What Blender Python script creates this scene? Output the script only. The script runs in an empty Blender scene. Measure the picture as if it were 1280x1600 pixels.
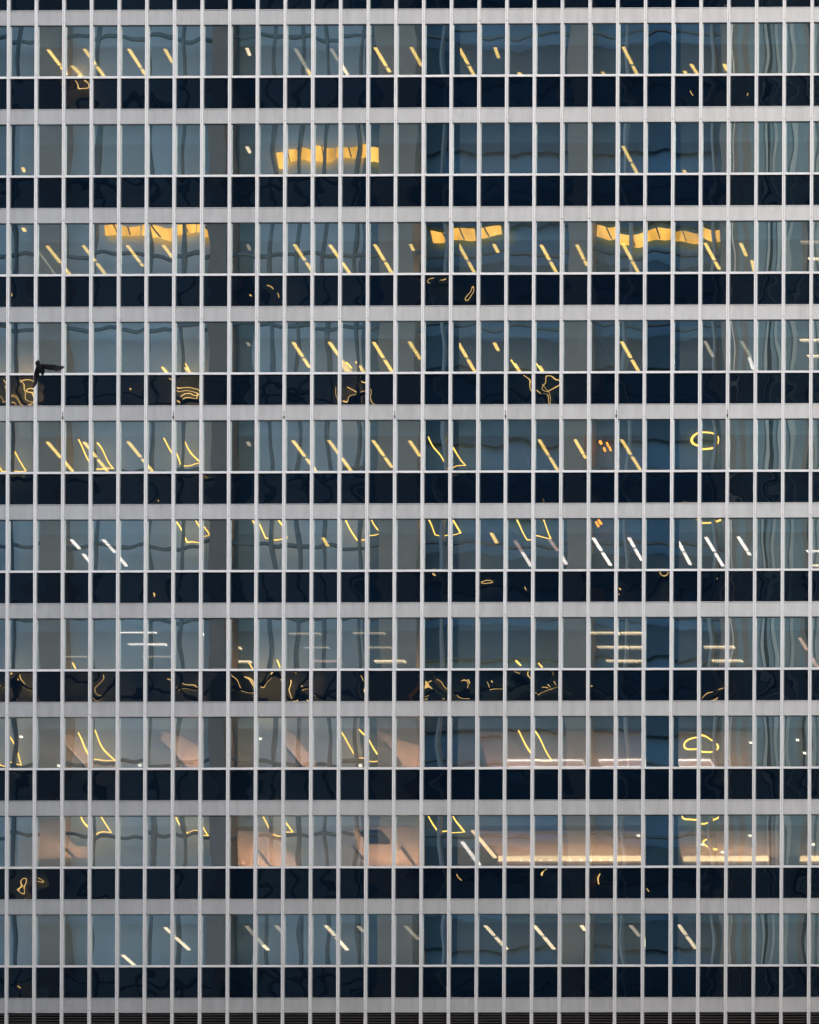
import bpy, bmesh, math, random
from mathutils import Matrix, Vector
random.seed(7)
sc = bpy.context.scene
COL = sc.collection

# ------------------------------------------------------------------ camera
CAM = Vector((71.4606, -250.0, -98.93055))
FPX, PPX, PPY = 9905.16, 3235.825, 4804.861          # in pixels of a 1280 x 1600 picture
RA, RB, RC = 0.00921, 0.0209, 0.00562
def _rot(a, b, c):
    rx = Matrix(((1,0,0),(0,math.cos(a),-math.sin(a)),(0,math.sin(a),math.cos(a))))
    ry = Matrix(((math.cos(b),0,math.sin(b)),(0,1,0),(-math.sin(b),0,math.cos(b))))
    rz = Matrix(((math.cos(c),-math.sin(c),0),(math.sin(c),math.cos(c),0),(0,0,1)))
    return rz @ ry @ rx
ROT = _rot(RA, RB, RC)
def to_world(q):                                      # camera frame (right, down, forward) -> world
    d = ROT.transposed() @ Vector(q)
    return Vector((d.x, d.z, -d.y))
cam_d = bpy.data.cameras.new('camera')
cam = bpy.data.objects.new('camera', cam_d); COL.objects.link(cam)
cr, cu, cb = to_world((1,0,0)), -to_world((0,1,0)), -to_world((0,0,1))
M = Matrix(((cr.x,cu.x,cb.x,CAM.x),(cr.y,cu.y,cb.y,CAM.y),(cr.z,cu.z,cb.z,CAM.z),(0,0,0,1)))
cam.matrix_world = M
cam_d.sensor_fit = 'VERTICAL'; cam_d.sensor_height = 36.0
cam_d.lens = FPX / 1600 * 36.0
cam_d.shift_x = (640 - PPX) / 1600
cam_d.shift_y = (PPY - 800) / 1600
cam_d.clip_start = 1; cam_d.clip_end = 6000
sc.camera = cam

# ------------------------------------------------------------------ sky, sun, exposure
SUN_EL, SUN_AZ = 22.0, 14.0                           # sun in front of the facade, to its right
sun_dir = Vector((math.sin(math.radians(SUN_AZ))*math.cos(math.radians(SUN_EL)),
                  -math.cos(math.radians(SUN_AZ))*math.cos(math.radians(SUN_EL)), math.sin(math.radians(SUN_EL))))
w = bpy.data.worlds.new('World'); sc.world = w; w.use_nodes = True
nt = w.node_tree; nt.nodes.clear()
sky = nt.nodes.new('ShaderNodeTexSky'); sky.sky_type = 'NISHITA'; sky.sun_disc = False
sky.sun_elevation = math.radians(SUN_EL); sky.sun_rotation = math.radians(180 - SUN_AZ)
sky.air_density = 1.0; sky.dust_density = 5.0; sky.ozone_density = 1.0
bg = nt.nodes.new('ShaderNodeBackground'); bg.inputs['Strength'].default_value = 0.12
wo = nt.nodes.new('ShaderNodeOutputWorld')
nt.links.new(sky.outputs[0], bg.inputs[0]); nt.links.new(bg.outputs[0], wo.inputs[0])
sl = bpy.data.lights.new('sun', 'SUN'); sl.energy = 1.0; sl.angle = math.radians(6); sl.color = (.96, .975, 1)
so = bpy.data.objects.new('sun', sl); COL.objects.link(so)
so.rotation_euler = (-sun_dir).to_track_quat('-Z', 'Y').to_euler(); so.location = sun_dir * 200
sc.view_settings.view_transform = 'Standard'; sc.view_settings.look = 'None'
sc.view_settings.exposure = 1.22; sc.view_settings.gamma = 1.0; sc.view_settings.use_curve_mapping = False
sc.render.engine = 'CYCLES'
sc.cycles.use_denoising = True
sc.cycles.max_bounces = 8; sc.cycles.transparent_max_bounces = 12
sc.cycles.sample_clamp_indirect = 3.0

# ------------------------------------------------------------------ picture ray helpers (used to survey where things stand)
def ray(px, py):
    return to_world(((px-PPX)/FPX, (py-PPY)/FPX, 1.0))
def at_y(px, py, y):                                  # seen directly (y >= 0: inside the building)
    d = ray(px, py); return CAM + d * ((y - CAM.y) / d.y)
def at_z(px, py, z):
    d = ray(px, py); return CAM + d * ((z - CAM.z) / d.z)
def mir(px, py, y=-70.5):                             # seen in the mirror of the facade plane
    p = at_y(px, py, -y); return Vector((p.x, -p.y, p.z))

# ------------------------------------------------------------------ materials
def nodes(name):
    m = bpy.data.materials.new(name); m.use_nodes = True
    t = m.node_tree; t.nodes.clear()
    o = t.nodes.new('ShaderNodeOutputMaterial')
    return m, t, o
def L(t, a, b): t.links.new(a, b)
def mth(t, op, a, b=None, clamp=False):
    n = t.nodes.new('ShaderNodeMath'); n.operation = op; n.use_clamp = clamp
    for i, v in enumerate((a, b)):
        if v is None: continue
        if isinstance(v, (int, float)): n.inputs[i].default_value = v
        else: L(t, v, n.inputs[i])
    return n.outputs[0]
def vmth(t, op, a, b=None, scale=None):
    n = t.nodes.new('ShaderNodeVectorMath'); n.operation = op
    for i, v in enumerate((a, b)):
        if v is None: continue
        if isinstance(v, (tuple, list)): n.inputs[i].default_value = v
        else: L(t, v, n.inputs[i])
    if scale is not None: n.inputs['Scale'].default_value = scale
    return n.outputs[0]
def plain(name, col, rough=.6, metal=0, var=.12, scale=1.5, stretch=(1,1,1), spec=.4):
    m, t, o = nodes(name)
    b = t.nodes.new('ShaderNodeBsdfPrincipled'); L(t, b.outputs[0], o.inputs[0])
    g = t.nodes.new('ShaderNodeNewGeometry')
    v = vmth(t, 'MULTIPLY', g.outputs['Position'], stretch)
    n = t.nodes.new('ShaderNodeTexNoise'); n.inputs['Scale'].default_value = scale; n.inputs['Detail'].default_value = 4
    L(t, v, n.inputs['Vector'])
    f = mth(t, 'ADD', mth(t, 'MULTIPLY', mth(t, 'SUBTRACT', n.outputs['Fac'], .5), 2*var), 1.0)
    c = vmth(t, 'SCALE', tuple(col)); L(t, f, c.node.inputs['Scale'])
    L(t, c, b.inputs['Base Color'])
    b.inputs['Roughness'].default_value = rough; b.inputs['Metallic'].default_value = metal
    b.inputs['Specular IOR Level'].default_value = spec
    return m
def emit(name, col, s, sampled=False):
    m, t, o = nodes(name)
    e = t.nodes.new('ShaderNodeEmission'); e.inputs[0].default_value = (*col, 1); e.inputs[1].default_value = s
    L(t, e.outputs[0], o.inputs[0])
    if not sampled: m.cycles.emission_sampling = 'NONE'
    return m
def wavy(t, amp, scale, tilt, sx=1.0, sz=1.0, detail=1.0):
    """real panes are never flat: a slow wave over each pane plus a small tilt of the whole pane"""
    g = t.nodes.new('ShaderNodeNewGeometry'); oi = t.nodes.new('ShaderNodeObjectInfo')
    off = vmth(t, 'SCALE', (37.0, 91.0, 53.0)); L(t, oi.outputs['Random'], off.node.inputs['Scale'])
    p = vmth(t, 'ADD', vmth(t, 'MULTIPLY', g.outputs['Position'], (sx, 1, sz)), off)
    n = t.nodes.new('ShaderNodeTexNoise'); n.inputs['Scale'].default_value = scale; n.inputs['Detail'].default_value = detail
    L(t, p, n.inputs['Vector'])
    a = vmth(t, 'SCALE', vmth(t, 'SUBTRACT', n.outputs['Color'], (.5, .5, .5)), scale=amp)
    wn = t.nodes.new('ShaderNodeTexWhiteNoise'); wn.noise_dimensions = '1D'
    L(t, mth(t, 'MULTIPLY', oi.outputs['Random'], 977.0), wn.inputs['W'])
    b = vmth(t, 'SCALE', vmth(t, 'SUBTRACT', wn.outputs['Color'], (.5, .5, .5)), scale=tilt)
    s = vmth(t, 'MULTIPLY', vmth(t, 'ADD', a, b), (1, 0, 1))
    return vmth(t, 'NORMALIZE', vmth(t, 'ADD', g.outputs['Normal'], s))
def vision_glass(name, refl, amp, scale, tilt, tint=(.60, .60, .58), rcol=(.84, .97, 1.0)):
    m, t, o = nodes(name)
    tr = t.nodes.new('ShaderNodeBsdfTransparent'); tr.inputs[0].default_value = (*tint, 1)
    gl = t.nodes.new('ShaderNodeBsdfGlossy'); gl.inputs['Color'].default_value = (*rcol, 1); gl.inputs['Roughness'].default_value = 0.0
    L(t, wavy(t, amp, scale, tilt, 1.5, .7, 0.0), gl.inputs['Normal'])
    mx = t.nodes.new('ShaderNodeMixShader'); oi = t.nodes.new('ShaderNodeObjectInfo'); L(t, mth(t, 'ADD', mth(t, 'MULTIPLY', mth(t, 'SUBTRACT', oi.outputs['Random'], .5), .16), refl), mx.inputs[0])
    L(t, tr.outputs[0], mx.inputs[1]); L(t, gl.outputs[0], mx.inputs[2]); L(t, mx.outputs[0], o.inputs[0])
    return m
def spandrel_glass(name, refl, amp, scale, tilt):
    m, t, o = nodes(name)
    df = t.nodes.new('ShaderNodeBsdfDiffuse'); df.inputs[0].default_value = (.001, .003, .008, 1)
    gl = t.nodes.new('ShaderNodeBsdfGlossy'); gl.inputs['Color'].default_value = (.66, .86, .97, 1); gl.inputs['Roughness'].default_value = 0.0
    L(t, wavy(t, amp, scale, tilt, 1.0, 1.2, 0.6), gl.inputs['Normal'])
    mx = t.nodes.new('ShaderNodeMixShader'); mx.inputs[0].default_value = refl
    L(t, df.outputs[0], mx.inputs[1]); L(t, gl.outputs[0], mx.inputs[2]); L(t, mx.outputs[0], o.inputs[0])
    return m
def panel_metal(name, col, rough, var=.10, metal=.35):
    m, t, o = nodes(name)
    b = t.nodes.new('ShaderNodeBsdfPrincipled'); L(t, b.outputs[0], o.inputs[0])
    g = t.nodes.new('ShaderNodeNewGeometry'); oi = t.nodes.new('ShaderNodeObjectInfo')
    off = vmth(t, 'SCALE', (31.0, 17.0, 71.0)); L(t, oi.outputs['Random'], off.node.inputs['Scale'])
    p = vmth(t, 'ADD', vmth(t, 'MULTIPLY', g.outputs['Position'], (2.2, 1, .35)), off)
    n = t.nodes.new('ShaderNodeTexNoise'); n.inputs['Scale'].default_value = 1.6; n.inputs['Detail'].default_value = 3
    L(t, p, n.inputs['Vector'])
    n2 = t.nodes.new('ShaderNodeTexNoise'); n2.inputs['Scale'].default_value = 9; n2.inputs['Detail'].default_value = 6
    L(t, vmth(t, 'MULTIPLY', g.outputs['Position'], (1, 1, .25)), n2.inputs['Vector'])
    f = mth(t, 'ADD', mth(t, 'MULTIPLY', mth(t, 'SUBTRACT', n.outputs['Fac'], .5), 2*var), 1.0)
    f = mth(t, 'ADD', f, mth(t, 'MULTIPLY', mth(t, 'SUBTRACT', n2.outputs['Fac'], .5), var*.8))
    f = mth(t, 'ADD', f, mth(t, 'MULTIPLY', mth(t, 'SUBTRACT', oi.outputs['Random'], .5), .08))
    c = vmth(t, 'SCALE', tuple(col)); L(t, f, c.node.inputs['Scale'])
    L(t, c, b.inputs['Base Color'])
    b.inputs['Roughness'].default_value = rough; b.inputs['Metallic'].default_value = metal; b.inputs['Specular IOR Level'].default_value = .3
    return m
MT = dict(
    panel=panel_metal('pale_metal_panel', (.258, .275, .302), .42, .2),
    mull=panel_metal('mullion_metal', (.43, .45, .492), .7, .08, 0),
    joint=plain('dark_joint', (.06, .06, .065)),
    vision=vision_glass('vision_glass', .46, .0034, .9, .0020),
    span=spandrel_glass('spandrel_glass', .048, .013, 1.15, .004),
    louvre=plain('louvre_metal', (.06, .058, .062), .5),
    black=plain('black_void', (.01, .01, .012), .9),
    ceil_daylit=plain('daylit_perimeter_ceiling', (.45, .64, .76), .8, var=.05),  # bluish daylight near the glass is put into this ceiling colour
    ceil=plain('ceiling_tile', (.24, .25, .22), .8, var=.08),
    ceil_warm=plain('beige_glow_ceiling', (.72, .56, .45), .8, var=.06),
    col_pale=plain('beige_column_casing', (.20, .18, .16), .7),
    col=plain('column_casing', (.030, .040, .050), .7),
    floor=plain('carpet', (.16, .16, .17), .9),
    wall=plain('office_wall', (.5, .5, .48), .8),
    slab=plain('slab_concrete', (.3, .3, .3), .9),
    house=plain('lamp_housing', (.5, .5, .5), .5),
    darkbar=plain('dark_bar', (.05, .045, .045), .5),
    y=emit('tube_yellow', (1, .64, .18), 3.2, True),
    wht=emit('tube_white', (1, .84, .78), 3.6, True),
    pale=emit('tube_pale', (1, .76, .50), 3.4, True),
    dim=emit('tube_dim', (.8, .66, .5), 1.3),
    pnk=emit('tube_pinkish', (1, .62, .50), 1.3),
    cove=emit('cove_strip', (1, .68, .38), 3.2, True),
    spot=emit('spot_bulb', (1, .9, .7), 4.5),
    opp_pier=plain('brown_stone_pier', (.60, .48, .40), .8),
    opp_pale=plain('sky_pale_glazing', (.80, .88, .90), .35, .0, var=.12, scale=.15),  # bright sky reflection put into a pale diffuse colour
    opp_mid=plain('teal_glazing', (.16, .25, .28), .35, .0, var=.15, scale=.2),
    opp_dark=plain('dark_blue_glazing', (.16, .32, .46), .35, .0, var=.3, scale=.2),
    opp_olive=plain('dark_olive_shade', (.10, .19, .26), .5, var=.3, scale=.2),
    opp_frame=plain('dark_frame', (.20, .26, .28), .5),
    opp_fin=plain('white_fin', (.6, .64, .64), .5),
    neon=emit('led_amber', (1, .52, .10), 1.8),
    ember=emit('ember_bulb', (1, .26, .03), 2.2),
    hot=emit('led_amber_bright', (1, .55, .18), 9),
    orange=None,
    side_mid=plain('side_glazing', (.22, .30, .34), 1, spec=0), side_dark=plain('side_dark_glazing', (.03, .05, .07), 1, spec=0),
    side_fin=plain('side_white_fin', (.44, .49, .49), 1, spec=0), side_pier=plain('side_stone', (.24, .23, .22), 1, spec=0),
    asphalt=plain('asphalt', (.05, .05, .052), .9),
    pave=plain('pavement', (.3, .29, .28), .9),
)

def glow(name, col, s0):
    m, t, o = nodes(name); e = t.nodes.new('ShaderNodeEmission'); e.inputs[0].default_value = (*col, 1)
    g = t.nodes.new('ShaderNodeNewGeometry'); n = t.nodes.new('ShaderNodeTexNoise'); n.inputs['Scale'].default_value = 1.1; n.inputs['Detail'].default_value = 4
    L(t, vmth(t, 'MULTIPLY', g.outputs['Position'], (1, 1, .4)), n.inputs['Vector'])
    L(t, mth(t, 'MULTIPLY', mth(t, 'ADD', mth(t, 'MULTIPLY', n.outputs['Fac'], 2.4), -.25), s0), e.inputs[1]); L(t, e.outputs[0], o.inputs[0]); m.cycles.emission_sampling = 'NONE'
    return m
MT['orange'] = glow('lit_amber_window', (1, .46, .09), 1.0)
MT['hot'] = glow('led_amber_bright', (1, .48, .14), 12.0)
# ------------------------------------------------------------------ mesh helpers
def box(bm, x0, x1, y0, y1, z0, z1):
    v = [bm.verts.new((x, y, z)) for z in (z0, z1) for x, y in ((x0,y0),(x1,y0),(x1,y1),(x0,y1))]
    for f in ((3,2,1,0),(4,5,6,7),(0,1,5,4),(1,2,6,5),(2,3,7,6),(3,0,4,7)):
        bm.faces.new([v[i] for i in f])
def boxes(*bs):
    bm = bmesh.new()
    for b in bs: box(bm, *b)
    return bm
def obj(name, bm, mat, parent=None, kind=None, loc=None):
    me = bpy.data.meshes.new(name)
    if isinstance(bm, bpy.types.Mesh): me = bm
    else:
        bm.normal_update(); bm.to_mesh(me); bm.free(); me.materials.append(mat)
    o = bpy.data.objects.new(name, me); COL.objects.link(o)
    if parent: o.parent = parent
    if kind: o['kind'] = kind
    if loc: o.location = loc
    return o
def thing(name, label, cat, loc=(0,0,0), group=None):
    o = bpy.data.objects.new(name, None); COL.objects.link(o); o.location = loc
    o['label'] = label; o['category'] = cat
    if group: o['group'] = group
    return o
def tag(o, label, cat, group=None):
    o['label'] = label; o['category'] = cat
    if group: o['group'] = group
    return o
def bar(bm, a, b, wx, h):                             # bar lying along a->b (mostly along y), wx wide, hanging h below
    a, b = Vector(a), Vector(b); d = (b - a); d.z = 0; d.normalize(); s = Vector((-d.y, d.x, 0)) * wx/2
    q = [a-s, b-s, b+s, a+s]
    lo = [bm.verts.new(p - Vector((0,0,h))) for p in q]; hi = [bm.verts.new(p) for p in q]
    bm.faces.new(lo); bm.faces.new(hi[::-1])
    for i in range(4): bm.faces.new((lo[i], hi[i], hi[(i+1)%4], lo[(i+1)%4]))
def tube(bm, pts, r, n=6, closed=False):
    pts = [Vector(p) for p in pts]; rings = []
    N = len(pts)
    for i, p in enumerate(pts):
        a = pts[(i-1) % N] if (closed or i) else p; b = pts[(i+1) % N] if (closed or i < N-1) else p
        d = (b - a).normalized(); u = d.cross(Vector((0, 1, 0)))
        if u.length < .1: u = d.cross(Vector((1, 0, 0)))
        u.normalize(); v = d.cross(u)
        rr = r[i] if isinstance(r, (list, tuple)) else r
        rings.append([bm.verts.new(p + (u*math.cos(2*math.pi*k/n) + v*math.sin(2*math.pi*k/n))*rr) for k in range(n)])
    for i in range(N if closed else N-1):
        A, B = rings[i], rings[(i+1) % N]
        for k in range(n): bm.faces.new((A[k], A[(k+1)%n], B[(k+1)%n], B[k]))
    if not closed: bm.faces.new(rings[0][::-1]); bm.faces.new(rings[-1])

# ------------------------------------------------------------------ ground and street
GZ = -100.6
obj('ground', boxes((-1500, 1500, -1500, 1500, GZ-1, GZ)), MT['asphalt'], kind='structure')
obj('pavement', boxes((-90, 110, -9, -1, GZ+.001, GZ+.13)), MT['pave'], kind='structure')

# ------------------------------------------------------------------ the tower with the photographed facade
P, H = 1.1, 3.89225
X = lambda k: (k - 14.5) * P
Z = lambda j: -(j - 5) * H                            # top edge of metal band j
BH, TR0, TR1 = .592, 2.600, 2.685                     # band height, transom below the band top
tower = thing('office_tower', 'tall office tower with pale metal mullions and spandrel bands round dark and clear glass', 'building', (0, 0, GZ))
def tpart(name, bm, mat, kind=None):
    o = obj(name, bm, mat, tower, kind); o.matrix_parent_inverse = Matrix.Translation((0, 0, -GZ)); return o
K0, K1, J0, J1 = -9, 39, -3, 13                       # full extent of detailed facade (bays, floors)
MW, MY = .058, -.125
hw = P/2 - MW
def inst(name, mesh, k, z, dx=0, dy=0):
    o = bpy.data.objects.new(name, mesh); COL.objects.link(o); o.parent = tower
    o.matrix_parent_inverse = Matrix.Translation((0, 0, -GZ)); o.location = (X(k)+P/2+dx, dy, z)
    return o
def mk(name, bm, mat):
    me = bpy.data.meshes.new(name); bm.normal_update(); bm.to_mesh(me); bm.free(); me.materials.append(mat); return me
me_panel = mk('metal_panel', boxes((-hw, hw, -.060, .05, -BH+.035, -.03), (-hw, hw, -.078, .05, -.03, 0), (-hw, hw, -.075, .05, -BH, -BH+.035)), MT['panel'])
me_vis = mk('vision_pane', boxes((-hw, hw, 0, .012, -(TR0-BH)/2, (TR0-BH)/2)), MT['vision'])
me_span = mk('spandrel_pane', boxes((-hw, hw, 0, .012, -(H-TR1)/2, (H-TR1)/2)), MT['span'])
me_tran = mk('transom', boxes((-hw, hw, -.065, .04, -(TR1-TR0)/2, (TR1-TR0)/2)), MT['mull'])
rest_panel, rest_vis, rest_span, rest_tran = bmesh.new(), bmesh.new(), bmesh.new(), bmesh.new()
for j in range(J0, J1):
    for k in range(K0, K1):
        cx = X(k) + P/2; z = Z(j)
        inner = -1 <= k <= 28
        if inner and 0 <= j-1 < 10: inst('metal_panel', me_panel, k, z)
        else:
            for b in ((-hw, hw, -.060, .05, -BH+.035, -.03), (-hw, hw, -.078, .05, -.03, 0), (-hw, hw, -.075, .05, -BH, -BH+.035)):
                box(rest_panel, cx+b[0], cx+b[1], b[2], b[3], z+b[4], z+b[5])
        if j == 10:                                   # louvred plant floor: no glass here
            continue
        if inner and 0 <= j < 10:
            o = inst('vision_pane', me_vis, k, z-(BH+TR0)/2)
            inst('spandrel_pane', me_span, k, z-(TR1+H)/2)
            inst('transom', me_tran, k, z-(TR0+TR1)/2)
        else:
            box(rest_vis, cx-hw, cx+hw, 0, .012, z-TR0, z-BH)
            box(rest_span, cx-hw, cx+hw, 0, .012, z-H, z-TR1)
            box(rest_tran, cx-hw, cx+hw, -.065, .04, z-TR1, z-TR0)
tpart('metal_panel', rest_panel, MT['panel'], 'stuff'); tpart('vision_pane', rest_vis, MT['vision'], 'stuff')
tpart('spandrel_pane', rest_span, MT['span'], 'stuff'); tpart('transom', rest_tran, MT['mull'], 'stuff')
# mullions: two clipped halves with a shadow groove, jointed just above each window head
zt, zb = Z(J0)+.3, Z(J1)
for k in range(K0, K1+1):
    bm = bmesh.new(); cuts = [zt] + [Z(j)-BH+.075 for j in range(J0, J1)] + [zb]
    for a, b in zip(cuts[:-1], cuts[1:]):
        box(bm, -MW, -.006, MY, .03, b+.008, a-.004); box(bm, .006, MW, MY, .03, b+.008, a-.004)
    o = tpart('mullion', bm, MT['mull']); o.location = (X(k), 0, 0)
    c = obj('joint_core', boxes((-MW+.004, MW-.004, MY+.03, .02, zb, zt)), MT['joint'], o)
# louvres of the plant floor
bm = bmesh.new()
for k in range(K0, K1):
    z = Z(10) - BH - .06
    while z > Z(11) + .02:
        cx = X(k) + P/2
        v = [bm.verts.new(p) for p in ((cx-hw, -.05, z-.028), (cx+hw, -.05, z-.028), (cx+hw, .05, z+.028), (cx-hw, .05, z+.028))]
        w2 = [bm.verts.new(p.co + Vector((0, 0, .008))) for p in v]
        bm.faces.new(v[::-1]); bm.faces.new(w2)
        for i in range(4): bm.faces.new((v[i], v[(i+1)%4], w2[(i+1)%4], w2[i]))
        z -= .105
tpart('louvre_slats', bm, MT['louvre'], 'stuff')
tpart('louvre_backing', boxes((X(K0), X(K1), .12, .16, Z(11)-.2, Z(10)-BH+.02)), MT['black'])
CE = .22
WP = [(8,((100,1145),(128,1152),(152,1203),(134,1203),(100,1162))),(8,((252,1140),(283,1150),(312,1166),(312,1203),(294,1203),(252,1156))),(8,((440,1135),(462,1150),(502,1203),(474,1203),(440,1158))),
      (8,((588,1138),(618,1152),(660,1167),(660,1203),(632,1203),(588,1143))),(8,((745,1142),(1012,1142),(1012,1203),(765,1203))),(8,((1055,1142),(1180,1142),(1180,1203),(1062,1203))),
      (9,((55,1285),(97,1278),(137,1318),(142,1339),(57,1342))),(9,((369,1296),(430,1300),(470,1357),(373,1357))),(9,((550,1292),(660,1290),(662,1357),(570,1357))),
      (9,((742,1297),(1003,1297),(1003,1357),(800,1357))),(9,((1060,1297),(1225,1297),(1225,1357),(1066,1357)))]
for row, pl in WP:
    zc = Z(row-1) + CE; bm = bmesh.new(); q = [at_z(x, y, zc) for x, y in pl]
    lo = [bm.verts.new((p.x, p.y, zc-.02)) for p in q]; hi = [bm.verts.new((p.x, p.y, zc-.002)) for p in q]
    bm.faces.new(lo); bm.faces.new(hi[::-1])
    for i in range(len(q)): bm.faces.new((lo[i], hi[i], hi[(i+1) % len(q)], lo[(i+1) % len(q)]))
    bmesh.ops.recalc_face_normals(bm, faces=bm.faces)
    tpart('warm_light_patch', bm, MT['ceil_warm'])  # pools of warm light painted onto the ceiling as beige patches
for j in range(0, 10):                                # unseen fill lamps added below the sightline to brighten each ceiling
    l = bpy.data.lights.new('ceiling_fill_light', 'AREA'); l.shape = 'RECTANGLE'; l.size = 44; l.size_y = 3; l.energy = 390; l.color = (1, .985, .96)
    o = bpy.data.objects.new('ceiling_fill_light', l); COL.objects.link(o); o.location = (0, 6.0, Z(j)+CE-2.9); o.rotation_euler = (math.pi, 0, 0)
for k in (-9, -1, 7, 15, 23, 31):
    tpart('structural_column', boxes((X(k)+.04, X(k+1)-.04, .22, 1.3, Z(J1), Z(J0)+.3)), MT['col_pale' if k == 7 else 'col'])
# small dark anchor pins beside the mullions under the fifth band
for k in range(2, 28, 4):
    o = tpart('anchor_pin', boxes((-.03, .03, -.175, -.125, -.03, .03), (-.012, .012, -.155, -.125, -.11, .22)), MT['joint']); o.location = (X(k)+.01, 0, Z(4)-BH+.10)
# body, floors, ceilings and back wall
CE = .22                                              # ceiling height above band top
xl, xr = X(K0)-.3, X(K1)+.3
tpart('tower_shaft', boxes((xl-6, xr+6, .1, 30, GZ, Z(J1)-.2), (xl-6, xr+6, .1, 30, Z(J0)+.4, 36), (xl-6, xl-.05, .1, 30, Z(J1)-.19, Z(J0)+.39), (xr+.05, xr+6, .1, 30, Z(J1)-.19, Z(J0)+.39)), MT['panel'])
tpart('back_wall', boxes((xl, xr, 13.0, 13.2, Z(J1), Z(J0)+.3)), MT['wall'])
for j in range(J0, J1):
    z = Z(j) + CE
    tpart('edge_ceiling', boxes((xl, xr, .06, 3.5, z, z+.04)), MT['ceil_daylit'])
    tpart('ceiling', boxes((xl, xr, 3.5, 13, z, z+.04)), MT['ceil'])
    tpart('floor_slab', boxes((xl, xr, .06, 13, z+.045, z+.15)), MT['floor'])

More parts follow.
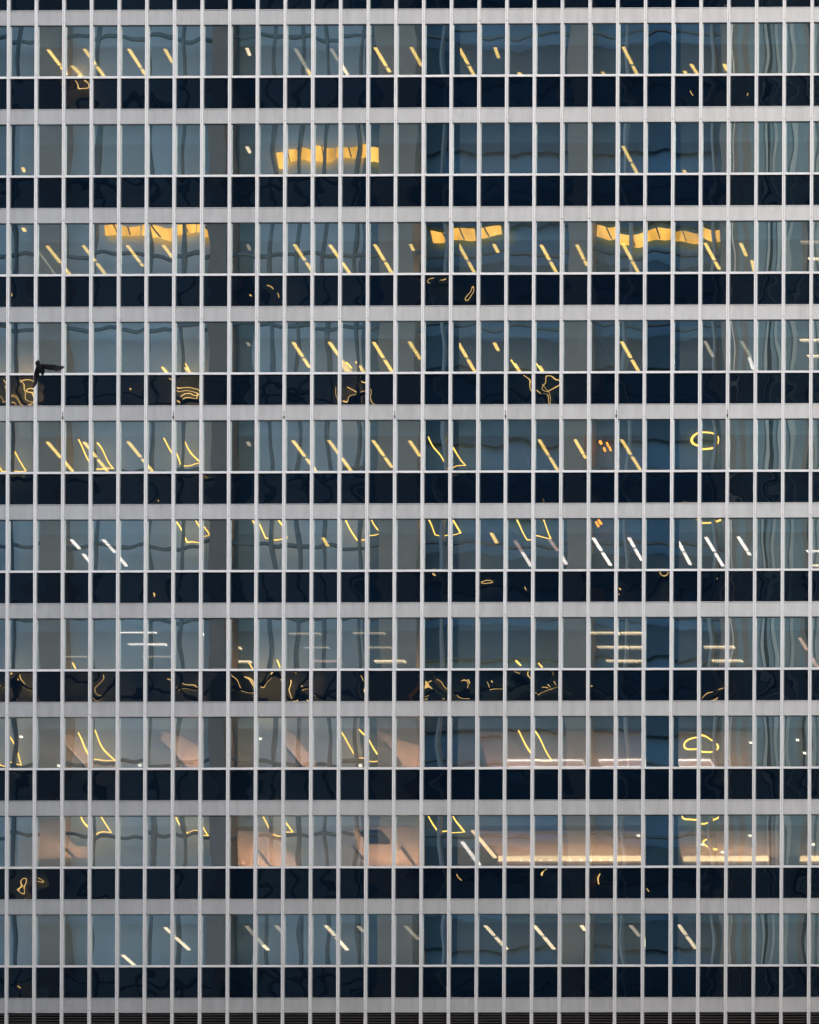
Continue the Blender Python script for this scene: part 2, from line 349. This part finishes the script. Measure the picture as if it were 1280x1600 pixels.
# ------------------------------------------------------------------ lamps in the offices (surveyed on the ceiling plane)
ORD = ['first','second','third','fourth','fifth','sixth','seventh','eighth','ninth','tenth','eleventh','twelfth','thirteenth','fourteenth','fifteenth','sixteenth','seventeenth','eighteenth','nineteenth','twentieth']
ORD += ['twenty-' + a for a in ORD[:9]] + ['thirtieth', 'thirty-first', 'thirty-second']
ROWS = {  # window row: list of (x0,y0,x1,y1,material,gap fraction or None, width)
1: [(75.6,75.6,104.8,114,'y',.66),(112.6,101,131,120,'y',0),(132,74.6,164.6,120,'y',.56),(201.6,74.6,226.8,114,'y',.75),(258,74.6,269.8,95.8,'y',0),
    (386,73,390.4,84,'pale',0),(462,74,480,106,'dim',0),(480,106,486,116,'y',0),(517.4,74,529,92.4,'dim',0),(534,99,543.3,115,'pale',0),(586.3,72.2,609,110,'y',.8),
    (642.7,71.6,658.5,100,'y',0),(718,73.2,741.5,117,'y',.6),(773.8,72,779.5,88,'y',0),(811,111,816.4,118,'y',0),(941.4,110,945.8,118,'y',0),(974,71,997,117,'y',.62),
    (1034,102.5,1043,117,'y',0),(1070,109,1074.4,118,'y',0),(1080,98,1092,117,'y',0),(1131.6,98,1135.6,107.5,'y',0)],
2: [(16,209,19,214,'y',0),(36,260,38,266,'y',0),(386,227,390.5,236,'pale',0),(973.6,226,996,269,'y',.6),(1068.4,264,1074.4,273,'y',0)],
3: [(36,354,39,359,'y',0),(74,382,111,428.5,'y',.6),(60.5,390.5,87.4,427.5,'thin',0),(130.4,381.4,166.3,428.5,'y',.55),(199.3,381.4,223.4,413.4,'y',.85),(255.4,381,268.8,399,'y',0),(387,380,390.5,388,'dim',0),
    (460.3,379.8,492.2,427.5,'y',.55),(515.8,380.4,548.7,427.5,'y',.55),(585.7,379.8,613.2,425.8,'y',.57),(641.8,379.8,646.2,389,'y',0),(716.8,379.5,742.6,425.8,'y',.55),(771.9,379.5,778.6,392.2,'y',0),
    (845.8,380.5,870.8,425.8,'y',.55),(901.4,380.5,917.3,412.4,'y',.75),(973.4,378.8,998.6,425.8,'y',.55),(1102,377.8,1123.9,418,'y',.68),(1157.5,377.8,1165.9,397,'y',0),(1175,405,1179,422,'y',0)],
4: [(255.5,572.7,262.8,582,'y',0),(289.7,572,298.5,582,'y',0),(387,533,390,538,'dim',0),(458.6,532.7,483.8,572,'y',.6),(514.8,532.4,547.7,579.8,'y',.55),(534,566,543,580,'y',0),(562.8,569.4,568.9,579.4,'y',0),
    (584,532.4,613.3,579.5,'y',.55),(640,531.7,657,558.6,'y',0),(716.5,534,742.6,579.5,'y',.52),(772.3,533.4,778.6,545.2,'y',0),(804.2,566,813.2,580,'y',0),(843.5,569.4,849.5,580,'y',0),(971.7,531.7,999,579.8,'y',.55),
    (1101.5,531,1113.9,554.6,'dim',0),(1158.3,531,1172.8,555.2,'dim',0),(1171,557,1177,575,'wht',0)],
5: [(74.6,688.7,113.6,734,'y',.58),(131.7,688.7,168,734,'y',.55),(200.7,688,238,734,'y',.55),(387,688,390,694,'dim',0),(458,686.3,494,734,'y',.55),(514,686,548.7,733.4,'y',.55),(583,686,612.6,728,'y',.6),(640,686.3,656.3,710.5,'y',0),
    (842.5,684.6,871,731.7,'y',.55),(898.7,684.6,915.5,713.9,'y',.8),(971,684.3,1000.3,731.7,'y',.53)],
6: [(111.6,841,124.4,855,'wht',0),(130.4,863.4,141,877,'wht',0),(161.4,841,179.8,861,'wht',.5),(186.6,868.5,197.7,882,'wht',0),(505,838,512.4,851,'y',0),(767.9,830.6,776.3,846,'y',0),(804.9,842.7,816,860,'pnk',0),(816,860,830,882,'wht',0),
    (858.4,840,871.8,858.4,'pnk',0),(877.6,866.9,884.6,879.3,'wht',0),(927.3,838.3,954.2,881,'wht',.5),(982.8,838.3,1003,873.6,'wht',.45),(1059.5,843.3,1078.6,879.7,'wht',.45),(1103,837.3,1129.7,882,'wht',.52),(1153.6,836.6,1171.7,865,'wht',.8)],
7: [(1250,994.6,1260.7,1013,'pnk',0),(1270,1026,1277,1040,'pnk',0)],
10:[(15,1496,27.6,1508.6,'pale',0),(192.2,1490,212.4,1508,'pale',0),(258,1447,295.7,1481.8,'pale',.4),(384.7,1444.8,411,1474,'dim',0),(411,1474,419,1482,'pale',0),(432,1444,441,1455,'dim',0),(509,1444,542.6,1481.8,'pale',.45),(560,1444.8,567,1453,'dim',0),
    (634,1444.8,653.5,1465.6,'dim',0),(758.3,1444,792,1480.8,'pale',.45),(834.9,1443.8,866,1480.8,'pale',.45),(908.8,1443.8,914.5,1451.5,'pale',0),(985.4,1443.8,999.5,1460.6,'dim',0),(1005,1463,1009,1476.7,'pale',0),(1060.7,1443,1086.9,1480,'pale',.45)],
}
CN = {'y':'yellow','pale':'pale warm','dim':'dim','wht':'white','pnk':'pinkish','thin':'thin dim'}
for row, lst in ROWS.items():
    lst.sort(key=lambda a: a[0]); zc = Z(row-1) + CE
    for i, (x0, y0, x1, y1, mt, gap) in enumerate(lst):
        a, b = at_z(x0, y0, zc), at_z(x1, y1, zc); a.z = b.z = zc
        if (b-a).length < .12: b = a + Vector((.02, .25, 0))
        size = 'two-tube' if gap else ('short' if (b-a).length < 1.4 else 'single-tube')
        t = thing('ceiling_light', '%s %s ceiling light, %s from left on the %s window row from top' % (CN[mt], size, ORD[i], ORD[row-1]), 'ceiling light', a, 'ceiling lights in the offices')
        wd = .045 if mt == 'thin' else (.125 if row < 10 else .14)
        A, B = Vector((0,0,-.045)), b-a+Vector((0,0,-.045))
        h = bmesh.new(); bar(h, Vector((0,0,-.002)), b-a+Vector((0,0,-.002)), wd*1.25, .04); obj('housing', h, MT['house'], t)
        segs = [(0, gap-.045), (gap+.045, 1)] if gap else [(0, 1)]
        for s0, s1 in segs:
            d = bmesh.new(); bar(d, A.lerp(B, s0), A.lerp(B, s1), wd, .03)
            obj('diffuser', d, MT['dim' if mt == 'thin' else mt], t)
# louvred strip lights lying parallel to the facade on row seven, plus bright lines by the right edge
STR = [(7,187.5,987.6,244.7,'wht',.03),(7,201.7,1006.5,260.5,'wht',.09),(7,220,1025,267,'dim',.03),(7,101,1025.5,136,'dim',.04),(7,369.7,1012,377,'pale',.10),(7,369.6,1033.3,393,'pale',.10),
       (7,452,989.6,500.6,'dim',.10),(7,475,1011.5,514,'dim',.07),(7,488.8,1033,534,'pnk',.11),(7,552.7,989,601.5,'dim',.10),(7,576,1011.5,611.5,'dim',.10),(7,585.7,1033,633.4,'pale',.12),
       (7,922.3,988.6,968.3,'pale',.11),(7,971,988.6,1008.6,'pale',.11),(7,934,1010.8,982,'pale',.11),(7,984.4,1010.8,1008.6,'pale',.11),(7,947.5,1032.3,995.6,'pale',.11),(7,997.8,1032.3,1008.6,'pale',.11),
       (7,1100.4,1010.5,1148,'pale',.11),(7,1112.8,1032,1159.9,'pale',.11),(3,1251.6,377.8,1290,'dim',.12),(3,1263,404,1290,'pale',.10),(4,1250,531,1290,'pale',.10),(4,1261.8,556,1290,'pale',.10),
       (6,1260,860.8,1290,'wht',.08),(6,1270,883,1290,'pale',.08)]
cnt = {}
for row, x0, y, x1, mt, wd in STR:
    i = cnt[row] = cnt.get(row, 0) + 1
    zc = Z(row-1) + CE; a, b = at_z(x0, y, zc), at_z(x1, y, zc)
    t = thing('strip_light', '%s level strip light, %s listed from left on the %s window row' % (CN[mt], ORD[i-1], ORD[row-1]), 'ceiling light', a, 'level strip lights')
    ln = b.x - a.x
    obj('diffuser', boxes((0, ln, -wd, wd, -.05, -.01)), MT[mt], t)
    bm = bmesh.new(); n = max(2, int(ln/.09)); 
    for q in range(n): bar(bm, Vector((q*ln/n, -wd, -.05)), Vector((q*ln/n+.05, wd, -.05)), .028, .03)
    obj('louvre_grid', bm, MT['darkbar'], t, 'stuff')
# thin grey ceiling rails
def RWD(x):
    k = int((x-13)/43.25)+1
    f = (x-13)/43.25+1-k
    return '%s part of %s bay from left' % ('left' if f < .34 else 'middle' if f < .67 else 'right', ORD[min(k, 30)])
RL = [(1,945.8,70.6,959,112.6),(2,945,237,958,267),(3,945,394,959,424),(3,1075,384,1087,420),(4,936,520,959,573),(5,945,690,957,727),(5,815,688,828,728),(10,292,1492,306,1504),(6,82,842,90,855),(8,800,1148,826,1185)]
for i, (row, x0, y0, x1, y1) in enumerate(RL):
    zc = Z(row-1) + CE; a, b = at_z(x0, y0, zc), at_z(x1, y1, zc); bm = bmesh.new(); bar(bm, (0,0,-.003), b-a+Vector((0,0,-.003)), .04, .04)
    o = obj('ceiling_rail', bm, MT['house']); o.location = a
    tag(o, 'thin grey ceiling rail on the %s window row, %s' % (ORD[row-1], RWD(x0)), 'rail', 'ceiling rails')
# dark diagonal bars and warm uplighting on rows eight and nine
DB = [(8,100.8,1161.7,134.5,1198.7),(8,258,1161.7,294,1199.4),(8,445,1162.4,473.7,1198.7),(8,602.5,1159,628.4,1193.7),(9,101,1324,117,1339),(9,402.5,1327,421.7,1350.7),(9,552.7,1322,567.9,1340.6),(9,627.7,1322,648.6,1351.5)]
for i, (row, x0, y0, x1, y1) in enumerate(DB):
    zc = Z(row-1) + CE; a, b = at_z(x0, y0, zc), at_z(x1, y1, zc)
    t = thing('slot_diffuser', 'dark diagonal air slot, %s from left in the warm ceiling of window row %s' % (ORD[i % 4], ORD[row-1]), 'air slot', a, 'dark air slots in the warm ceilings')
    bm = bmesh.new(); bar(bm, (0,0,-.003), b-a+Vector((0,0,-.003)), .10, .06); obj('slot', bm, MT['darkbar'], t)
    bm = bmesh.new(); bar(bm, Vector((.075,0,-.003)), b-a+Vector((.075,0,-.003)), .03, .05); obj('lit_edge', bm, MT['pnk' if row == 8 else 'house'], t)
UP = [(8,118,1180,55),(8,290,1185,75),(8,470,1180,55),(8,630,1180,70),(9,95,1325,60),(9,390,1345,75),(9,440,1345,40),(9,600,1335,85),(9,640,1340,60),(1,210,125,14),(1,290,118,14),(2,300,268,12),(6,40,880,6)]
for i, (row, x, y, e) in enumerate(UP):
    zc = Z(row-1) + CE; p = at_z(x, y, zc)
    l = bpy.data.lights.new('uplight', 'POINT'); l.energy = e*(2.9 if row > 7 else 1.2); l.color = (1, .56, .34) if row > 7 else (1, .75, .4); l.shadow_soft_size = .15
    o = bpy.data.objects.new('uplight', l); COL.objects.link(o); o.location = p + Vector((.3, 0.4, -1.9))
    tag(o, 'warm uplighter glow on the %s window row, %s' % (ORD[row-1], RWD(x)), 'uplighter', 'uplighters')
# warm coves on row nine and lit slots on row eight (long emissive troughs with a dark lip)
def trough(row, x0, x1, y, hpx, mt, label, dots=()):
    zc = Z(row-1) + CE; a, b = at_z(x0, y, zc), at_z(x1, y, zc)
    t = thing('cove_light', label, 'cove light', a, 'warm cove lights')
    ln = b.x-a.x; h = hpx/38.5
    obj('lit_strip', boxes((0, ln, .30, .34, -h, -.01)), MT[mt], t)
    obj('lip', boxes((-.05, ln+.05, .345, .62, -h-.03, -.005)), MT['ceil_warm'], t)
    l = bpy.data.lights.new('cove_uplight', 'AREA'); l.shape = 'RECTANGLE'; l.size = ln; l.size_y = .3; l.energy = (8 if row == 9 else 3)*ln; l.color = (1, .62, .36)
    lo = bpy.data.objects.new('cove_uplight', l); COL.objects.link(lo); lo.parent = t; lo.location = (ln/2, -.35, -.95); lo.rotation_euler = (math.pi, 0, 0)
    for d in dots:
        q = at_z(d, y, zc); obj('spot_bulb', boxes((q.x-a.x-.035, q.x-a.x+.035, .25, .31, -h-.02, -h+.04)), MT['spot'], t)
trough(9, 776, 1001, 1333, 8, 'cove', 'long warm cove light glowing across five bays behind the ninth window row', (812, 826, 842, 858, 889, 905, 921, 936, 952))
trough(9, 1065, 1198, 1333, 8, 'cove', 'shorter warm cove light right of the dark bay behind the ninth window row')
trough(9, 1248, 1290, 1333, 8, 'cove', 'warm cove light cut by the right edge behind the ninth window row')
trough(8, 765, 1008, 1193, 7, 'pnk', 'long pinkish cove light low behind the eighth window row, right of centre')
trough(8, 1118, 1180, 1193, 7, 'pnk', 'short pinkish cove light low behind the eighth window row, far right')
zc = Z(8)+CE; a, b = at_z(739, 1297, zc), at_z(774, 1339, zc); t = thing('cove_light', 'diagonal bright end of the warm cove behind the ninth window row', 'cove light', a, 'warm cove lights')
bm = bmesh.new(); bar(bm, (0,0,-.003), b-a+Vector((0,0,-.003)), .14, .05); obj('lit_strip', bm, MT['cove'], t)
a, b = at_z(722.4, 1314.4, zc), at_z(749.2, 1350, zc); t = thing('ceiling_light', 'bright white tube light left of the warm cove behind the ninth window row', 'ceiling light', a, 'ceiling lights in the offices')
bm = bmesh.new(); bar(bm, (0,0,-.003), b-a+Vector((0,0,-.003)), .13, .05); obj('diffuser', bm, MT['wht'], t)
def frame_light(row, pts, label):
    zc = Z(row-1)+CE-.05; q = [at_z(x, y, zc) for x, y in pts]; t = thing('frame_light', label, 'ceiling light', q[0], 'pink framed slot lights')
    bm = bmesh.new(); tube(bm, [p-q[0] for p in q], .035, 5, closed=True); obj('lit_frame', bm, MT['wht'], t)
    bm = bmesh.new(); bm.faces.new([bm.verts.new(p-q[0]+Vector((0,0,-.012))) for p in q]); obj('slot_panel', bm, MT['pnk'], t)
frame_light(8, ((790,1188),(909.8,1187.8),(914.6,1197.2),(797,1197.5)), 'pink slot light outlined in white, left of three on the eighth window row')
frame_light(8, ((936,1187.6),(1008.6,1187.3),(1008.6,1197),(941.4,1197.2)), 'pink slot light outlined in white, middle of three on the eighth window row')
frame_light(8, ((1057.6,1187.6),(1109.5,1187.3),(1115,1197),(1063,1197)), 'pink slot light outlined in white, right of three on the eighth window row')
SP = [(8,218.5,1195),(8,406.7,1153),(8,563,1195),(8,1173.6,1159),(8,1246.5,1155),(8,1257.6,1175.7),(9,998,1304),(9,1098,1318),(9,1129,1330),(9,1172,1304),(9,1140,1347),(9,1271,1318),(7,317,990),(8,33,1150),(8,92,1195)]
for i, (row, x, y) in enumerate(SP):
    zc = Z(row-1)+CE; a = at_z(x, y, zc); bm = bmesh.new(); bmesh.ops.create_cone(bm, cap_ends=True, segments=10, radius1=.07, radius2=.055, depth=.05)
    bmesh.ops.translate(bm, verts=bm.verts, vec=(0,0,-.03))
    o = obj('downlight', bm, MT['spot']); o.location = a
    tag(o, 'tiny white downlight on the %s window row, %s' % (ORD[row-1], RWD(x)), 'downlight', 'small downlights')
# dropped ceiling boxes on row nine
for (x0, y0, x1, y1, mt, lb) in ((576,1295,610,1314,'black','dark green dropped ceiling box in the warm room behind the ninth window row'),(119,1299,136,1318,'opp_mid','grey blue dropped ceiling box at the left behind the ninth window row')):
    zc = Z(8)+CE; a, b = at_z(x0, y1, zc), at_z(x1, y1, zc); 
    o = obj('ceiling_box', boxes((0, b.x-a.x, -.06, 0, 0-.02, .02), (0, b.x-a.x, -1.3, 0, -.12, -.01)), MT[mt]); o.location = a
    tag(o, lb, 'ceiling box')

# ------------------------------------------------------------------ the tower across the street (it is what the panes mirror)
OY = -70.0
opp = thing('opposite_tower', 'brown piered tower across the street, seen only mirrored in the glass', 'building', (mir(600, 800).x, OY, GZ))
def opart(name, bm, mat, kind=None):
    o = obj(name, bm, mat, opp, kind); o.matrix_parent_inverse = Matrix.Translation(-opp.location); return o
mx = lambda px: mir(px, 800, OY).x
zt2 = 68.0; xe = mx(1142); xw = -82.0
opart('core', boxes((xw+.5, xe-.3, OY-60, OY-1.6, GZ, zt2)), MT['opp_pier'])
pcs = [79-277*i for i in range(6, 0, -1)] + [79, 342, 620, 902, 1134]
wds = {342: 30, 620: 60, 902: 36, 1134: 16}
for c in pcs:
    hwd = wds.get(c, 38)/2
    opart('pier', boxes((mx(c-hwd), mx(c+hwd), OY-1.7, OY+.15, GZ, zt2)), MT['opp_pier'])
def backing(x0, x1, mat): opart('bay_backing', boxes((x0, x1, OY-1.55, OY-1.2, GZ, zt2)), MT[mat])
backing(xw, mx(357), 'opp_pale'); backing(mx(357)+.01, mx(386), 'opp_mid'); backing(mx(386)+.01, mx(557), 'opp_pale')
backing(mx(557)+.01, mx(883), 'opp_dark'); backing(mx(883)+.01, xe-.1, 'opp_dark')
FP = 113.4/30.95
z0 = mir(600, 735, OY).z
bm, bm2, bm3 = bmesh.new(), bmesh.new(), bmesh.new()
n = -26
while z0 + n*FP < zt2:
    z = z0 + n*FP
    box(bm, xw, xe, OY-.35, OY-.15, z-.065, z+.065)     # dark transom per floor
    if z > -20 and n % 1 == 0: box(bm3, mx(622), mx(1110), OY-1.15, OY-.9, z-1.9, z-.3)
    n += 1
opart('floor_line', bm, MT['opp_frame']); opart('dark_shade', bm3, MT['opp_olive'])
for c in (145, 232, 281, 421, 466, 508, 558, -60, -150, -240, 20):
    opart('frame_post', boxes((mx(c-2), mx(c+2), OY-.4, OY-.1, GZ, zt2)), MT['opp_frame'])
for c in (692, 978, 1113):
    opart('pale_post', boxes((mx(c-1.8), mx(c+1.8), OY-.4, OY+.1, GZ, zt2)), MT['opp_fin'])
# lamps in its windows
def lamp(name, pts, closed=False, r=.037):
    yy = sum(p[1] for p in pts)/len(pts); low = any(118+154.4*i < yy < 176+154.4*i for i in range(10))
    q = [mir(x, y) for x, y in pts]; bm = bmesh.new(); tube(bm, [p-q[0] for p in q], r*.62 if low else r, 6, closed)
    o = opart(name, bm, MT['hot' if low else 'ember' if 930 < pts[0][0] < 953 else 'neon']); o.location = q[0]
def U(xr_, yb, wpx=35, d=44): lamp('led_frame', ((xr_-wpx-d*.62, yb-d), (xr_-wpx, yb+1), (xr_, yb), (xr_-d*.62, yb-d)))
U(44,733); U(181,733); U(311,731,30); U(731,728,35)
U(326,844); U(450,842); U(592,836); U(717,837); U(862,836)
U(35,1189); U(178,1187); U(594,1188,34); U(866,1187,30)
U(178,1300); U(322,1302); U(458,1301); U(725,1298)
for x in (18, 42, 305, 560, 585, 862): U(x, 620 if x != 42 else 612, 24, 26)
for x in (30, 62, 172, 300, 412, 436, 478, 610, 690, 735, 800, 858, 876): U(x, 1082, 26, 22)
for x in (262, 292, 806, 846, 545, 562): lamp('led_bar', ((x-6, 566), (x+3, 578)))
for x in (113, 388, 432, 806, 846): lamp('led_bar', ((x, 1035), (x+7, 1044)))
def ring(cx, cy, rx, ry): lamp('ring_lamp', [(cx+rx*math.cos(a*math.pi/14), cy+ry*math.sin(a*math.pi/14)) for a in range(28)], True, .042)
ring(1100,691,20,12.5); ring(1103,806,27,10); ring(1095,1160,24,11.5); ring(1097,1273,27,10); ring(1122,1314,20,8)
ring(1118,1072,16,10); ring(682,1078,16,12); ring(35,600,14,10); ring(292,606,12,9); ring(125,133,9,5); ring(690,452,9,7); ring(737,453,5,4); ring(855,606,12,9); ring(760,910,10,4); ring(1030,912,7,5); ring(40,1382,6,6)
for x, y in ((934,694.4),(940.8,705.5),(945.8,697),(951,703),(936,812),(943,818),(939,822),(1061,149),(1090,140),(1132,150),(1176,149),(18,468),(297,471),(392,463),(437,463),(213,609),(250,786),(245,933),(599,910),(604,897),(683,903),(820,909),(971,905),(970,917),(935,1078),(940,1072),(718,1371),(848,1374),(868,1396),(930,1370),(1012,1382),(40,1400),(30,1542),(604,1540),(1117,909),(8,1068),(728,1065),(774,1061)):
    lamp('led_bar', ((x-1.5, y-2.5), (x+1.5, y+2.5)), r=.06)
# lit amber windows
for (x0, x1, y0, y1) in ((430,448,233,254),(451,487,233,253),(490,528,233,256),(531,573,234,252),(577,602,229,250),
                         (161,182,353,369),(185,222,354,369),(226,266,353,369),(270,308,353,368),(311,333,355,369),
                         (673,698,357,373),(709,743,354,371),(748,788,355,370),
                         (932,962,359,376),(965,1008,361,378),(1012,1052,361,377),(1056,1094,360,376),(1098,1136,358,374)):
    a, b = mir(x0, y1, OY-.9), mir(x1, y0, OY-.9)
    o = opart('lit_window', boxes((0, b.x-a.x, -.05, .05, 0, b.z-a.z)), MT['orange']); o.location = a
    bm = bmesh.new()
    for q in range(max(1, int((b.x-a.x)/1.2))):
        xx = a.x + .5 + q*1.2; tube(bm, [(xx, OY-.8, b.z+.02), (xx+.22, OY-.8, a.z-.02)], .035, 4)
    opart('slanted_strut', bm, MT['opp_frame'], 'stuff')
# unseen blocker added behind the camera to keep low sun off the lower storeys
blk = thing('sun_block', 'unseen stone block added to keep low sun off the lower storeys', 'building', (60, -290, GZ))
for nm, bx, mt in (('wall', (-60, 180, -300, -275, GZ, 97), 'opp_pier'), ('roof_parapet', (-60.5, 180.5, -300.5, -274.5, 97.01, 98.2), 'opp_pier')):
    o = obj(nm, boxes(bx), MT[mt], blk); o.matrix_parent_inverse = Matrix.Translation(-blk.location)
bm = bmesh.new()
for a in range(56):
    for b in range(48): box(bm, -57+a*4.2, -54.4+a*4.2, -274.99, -274.9, GZ+5+b*4, GZ+7.2+b*4)
o = obj('window', bm, MT['opp_mid'], blk, 'stuff'); o.matrix_parent_inverse = Matrix.Translation(-blk.location)
# the tower's side wall: vertical strips of stone, glass and white fins, mirrored along the right edge
def my(px):
    d = ray(px, 800); t = (xe - CAM.x) / d.x; return -(CAM.y + d.y * t)
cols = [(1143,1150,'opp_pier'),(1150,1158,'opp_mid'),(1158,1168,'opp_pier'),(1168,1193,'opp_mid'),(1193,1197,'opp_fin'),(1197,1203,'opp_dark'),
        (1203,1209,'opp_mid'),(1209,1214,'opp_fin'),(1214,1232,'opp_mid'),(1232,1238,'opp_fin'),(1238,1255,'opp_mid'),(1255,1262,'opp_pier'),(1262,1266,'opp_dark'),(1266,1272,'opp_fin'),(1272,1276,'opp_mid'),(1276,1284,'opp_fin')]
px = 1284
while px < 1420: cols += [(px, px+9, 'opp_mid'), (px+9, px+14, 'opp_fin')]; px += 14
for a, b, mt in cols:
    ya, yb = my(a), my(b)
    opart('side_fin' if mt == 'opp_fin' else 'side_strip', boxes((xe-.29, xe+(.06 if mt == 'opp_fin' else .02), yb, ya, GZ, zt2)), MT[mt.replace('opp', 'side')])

# ------------------------------------------------------------------ the bird gliding in front of the facade
BY = -120.0
bc = at_y(65, 577, BY)
def bp(zx, zy, dy=0.0):                               # point of the eight-fold enlarged picture -> metres from the bird's middle
    p = at_y(zx/8.0, 540+zy/8.0, BY+dy); v = p - bc; return Vector((v.x, dy, v.z))
def loft(bm, st, n=10):
    rings = []
    for (c, u, v) in st:
        rings.append([bm.verts.new(c + u*math.cos(2*math.pi*k/n) + v*math.sin(2*math.pi*k/n)) for k in range(n)])
    for A, B in zip(rings[:-1], rings[1:]):
        for k in range(n): bm.faces.new((A[k], A[(k+1)%n], B[(k+1)%n], B[k]))
    bm.faces.new(rings[0][::-1]); bm.faces.new(rings[-1])
def blade(bm, secs, th, k=1.0):                              # secs: (edge point a, edge point b) along the wing
    st = []
    for i, (a, b) in enumerate(secs):
        c = (a+b)/2; u = (b-a)/2*k; tt = th[i]
        st.append((c, u, Vector((0, tt, 0))))
    loft(bm, st)
bm = bmesh.new()
blade(bm, [(bp(441,218), bp(452,196)), (bp(445,232), bp(488,180)), (bp(452,250), bp(503,215)), (bp(462,275), bp(512,245)), (bp(470,310), bp(540,262)), (bp(492,335), bp(560,300)), (bp(512,352), bp(560,335)), (bp(522,372), bp(545,370))],
      [.008, .045, .05, .05, .065, .06, .035, .01])
blade(bm, [(bp(500,300,.0), bp(505,238,.0)), (bp(560,288,-.05), bp(535,234,-.05)), (bp(620,302,-.12), bp(620,238,-.12)), (bp(680,302,-.17), bp(690,243,-.17)), (bp(728,300,-.2), bp(745,256,-.2)), (bp(765,292,-.22), bp(768,268,-.22))],
      [.03, .03, .024, .018, .014, .01], 1.15)
for (a, b, c) in (((745,262),(805,264),(772,272)), ((755,272),(795,274),(768,282)), ((740,285),(768,293),(745,298)), ((700,290),(722,312),(690,300))):
    tube(bm, [bp(*a, -.2), bp(*c, -.215), bp(*b, -.24)], [.024, .026, .014], 6)
blade(bm, [(bp(460,262), bp(505,310)), (bp(448,300,.05), bp(492,340,.05)), (bp(432,350,.1), bp(484,385,.1)), (bp(428,400,.14), bp(472,425,.14)), (bp(428,450,.17), bp(460,475,.17)), (bp(415,495,.2), bp(440,505,.2)), (bp(404,522,.22), bp(418,530,.22))],
      [.03, .03, .024, .02, .016, .012, .008], 1.25)
m, t, o_ = nodes('bird_plumage')
b_ = t.nodes.new('ShaderNodeBsdfPrincipled'); L(t, b_.outputs[0], o_.inputs[0]); b_.inputs['Roughness'].default_value = .75
tc = t.nodes.new('ShaderNodeTexCoord'); sx = t.nodes.new('ShaderNodeSeparateXYZ'); L(t, tc.outputs['Object'], sx.inputs[0])
nz = t.nodes.new('ShaderNodeTexNoise'); nz.inputs['Scale'].default_value = 22; L(t, vmth(t, 'MULTIPLY', tc.outputs['Object'], (1, 1, .5)), nz.inputs['Vector'])
rp = t.nodes.new('ShaderNodeValToRGB')
f1 = mth(t, 'MULTIPLY', mth(t, 'ADD', mth(t, 'MULTIPLY', sx.outputs['Z'], -6.0), -.35), 1.0, True)
f2 = mth(t, 'MULTIPLY', mth(t, 'SUBTRACT', sx.outputs['X'], .30), 3.0, True)
ff = mth(t, 'MULTIPLY', mth(t, 'MAXIMUM', f1, f2), mth(t, 'MULTIPLY', nz.outputs['Fac'], 1.7), True)
L(t, ff, rp.inputs[0]); rp.color_ramp.elements[0].color = (.006, .005, .005, 1); rp.color_ramp.elements[1].color = (.13, .12, .12, 1)
L(t, rp.outputs[0], b_.inputs['Base Color'])
bird = obj('bird', bm, m); bird.location = bc
rm = bird.modifiers.new('Remesh', 'REMESH'); rm.mode = 'VOXEL'; rm.voxel_size = .004; rm.use_smooth_shade = True; rm.use_remove_disconnected = False
tag(bird, 'dark large bird gliding with spread wings in front of the facade at left', 'bird')
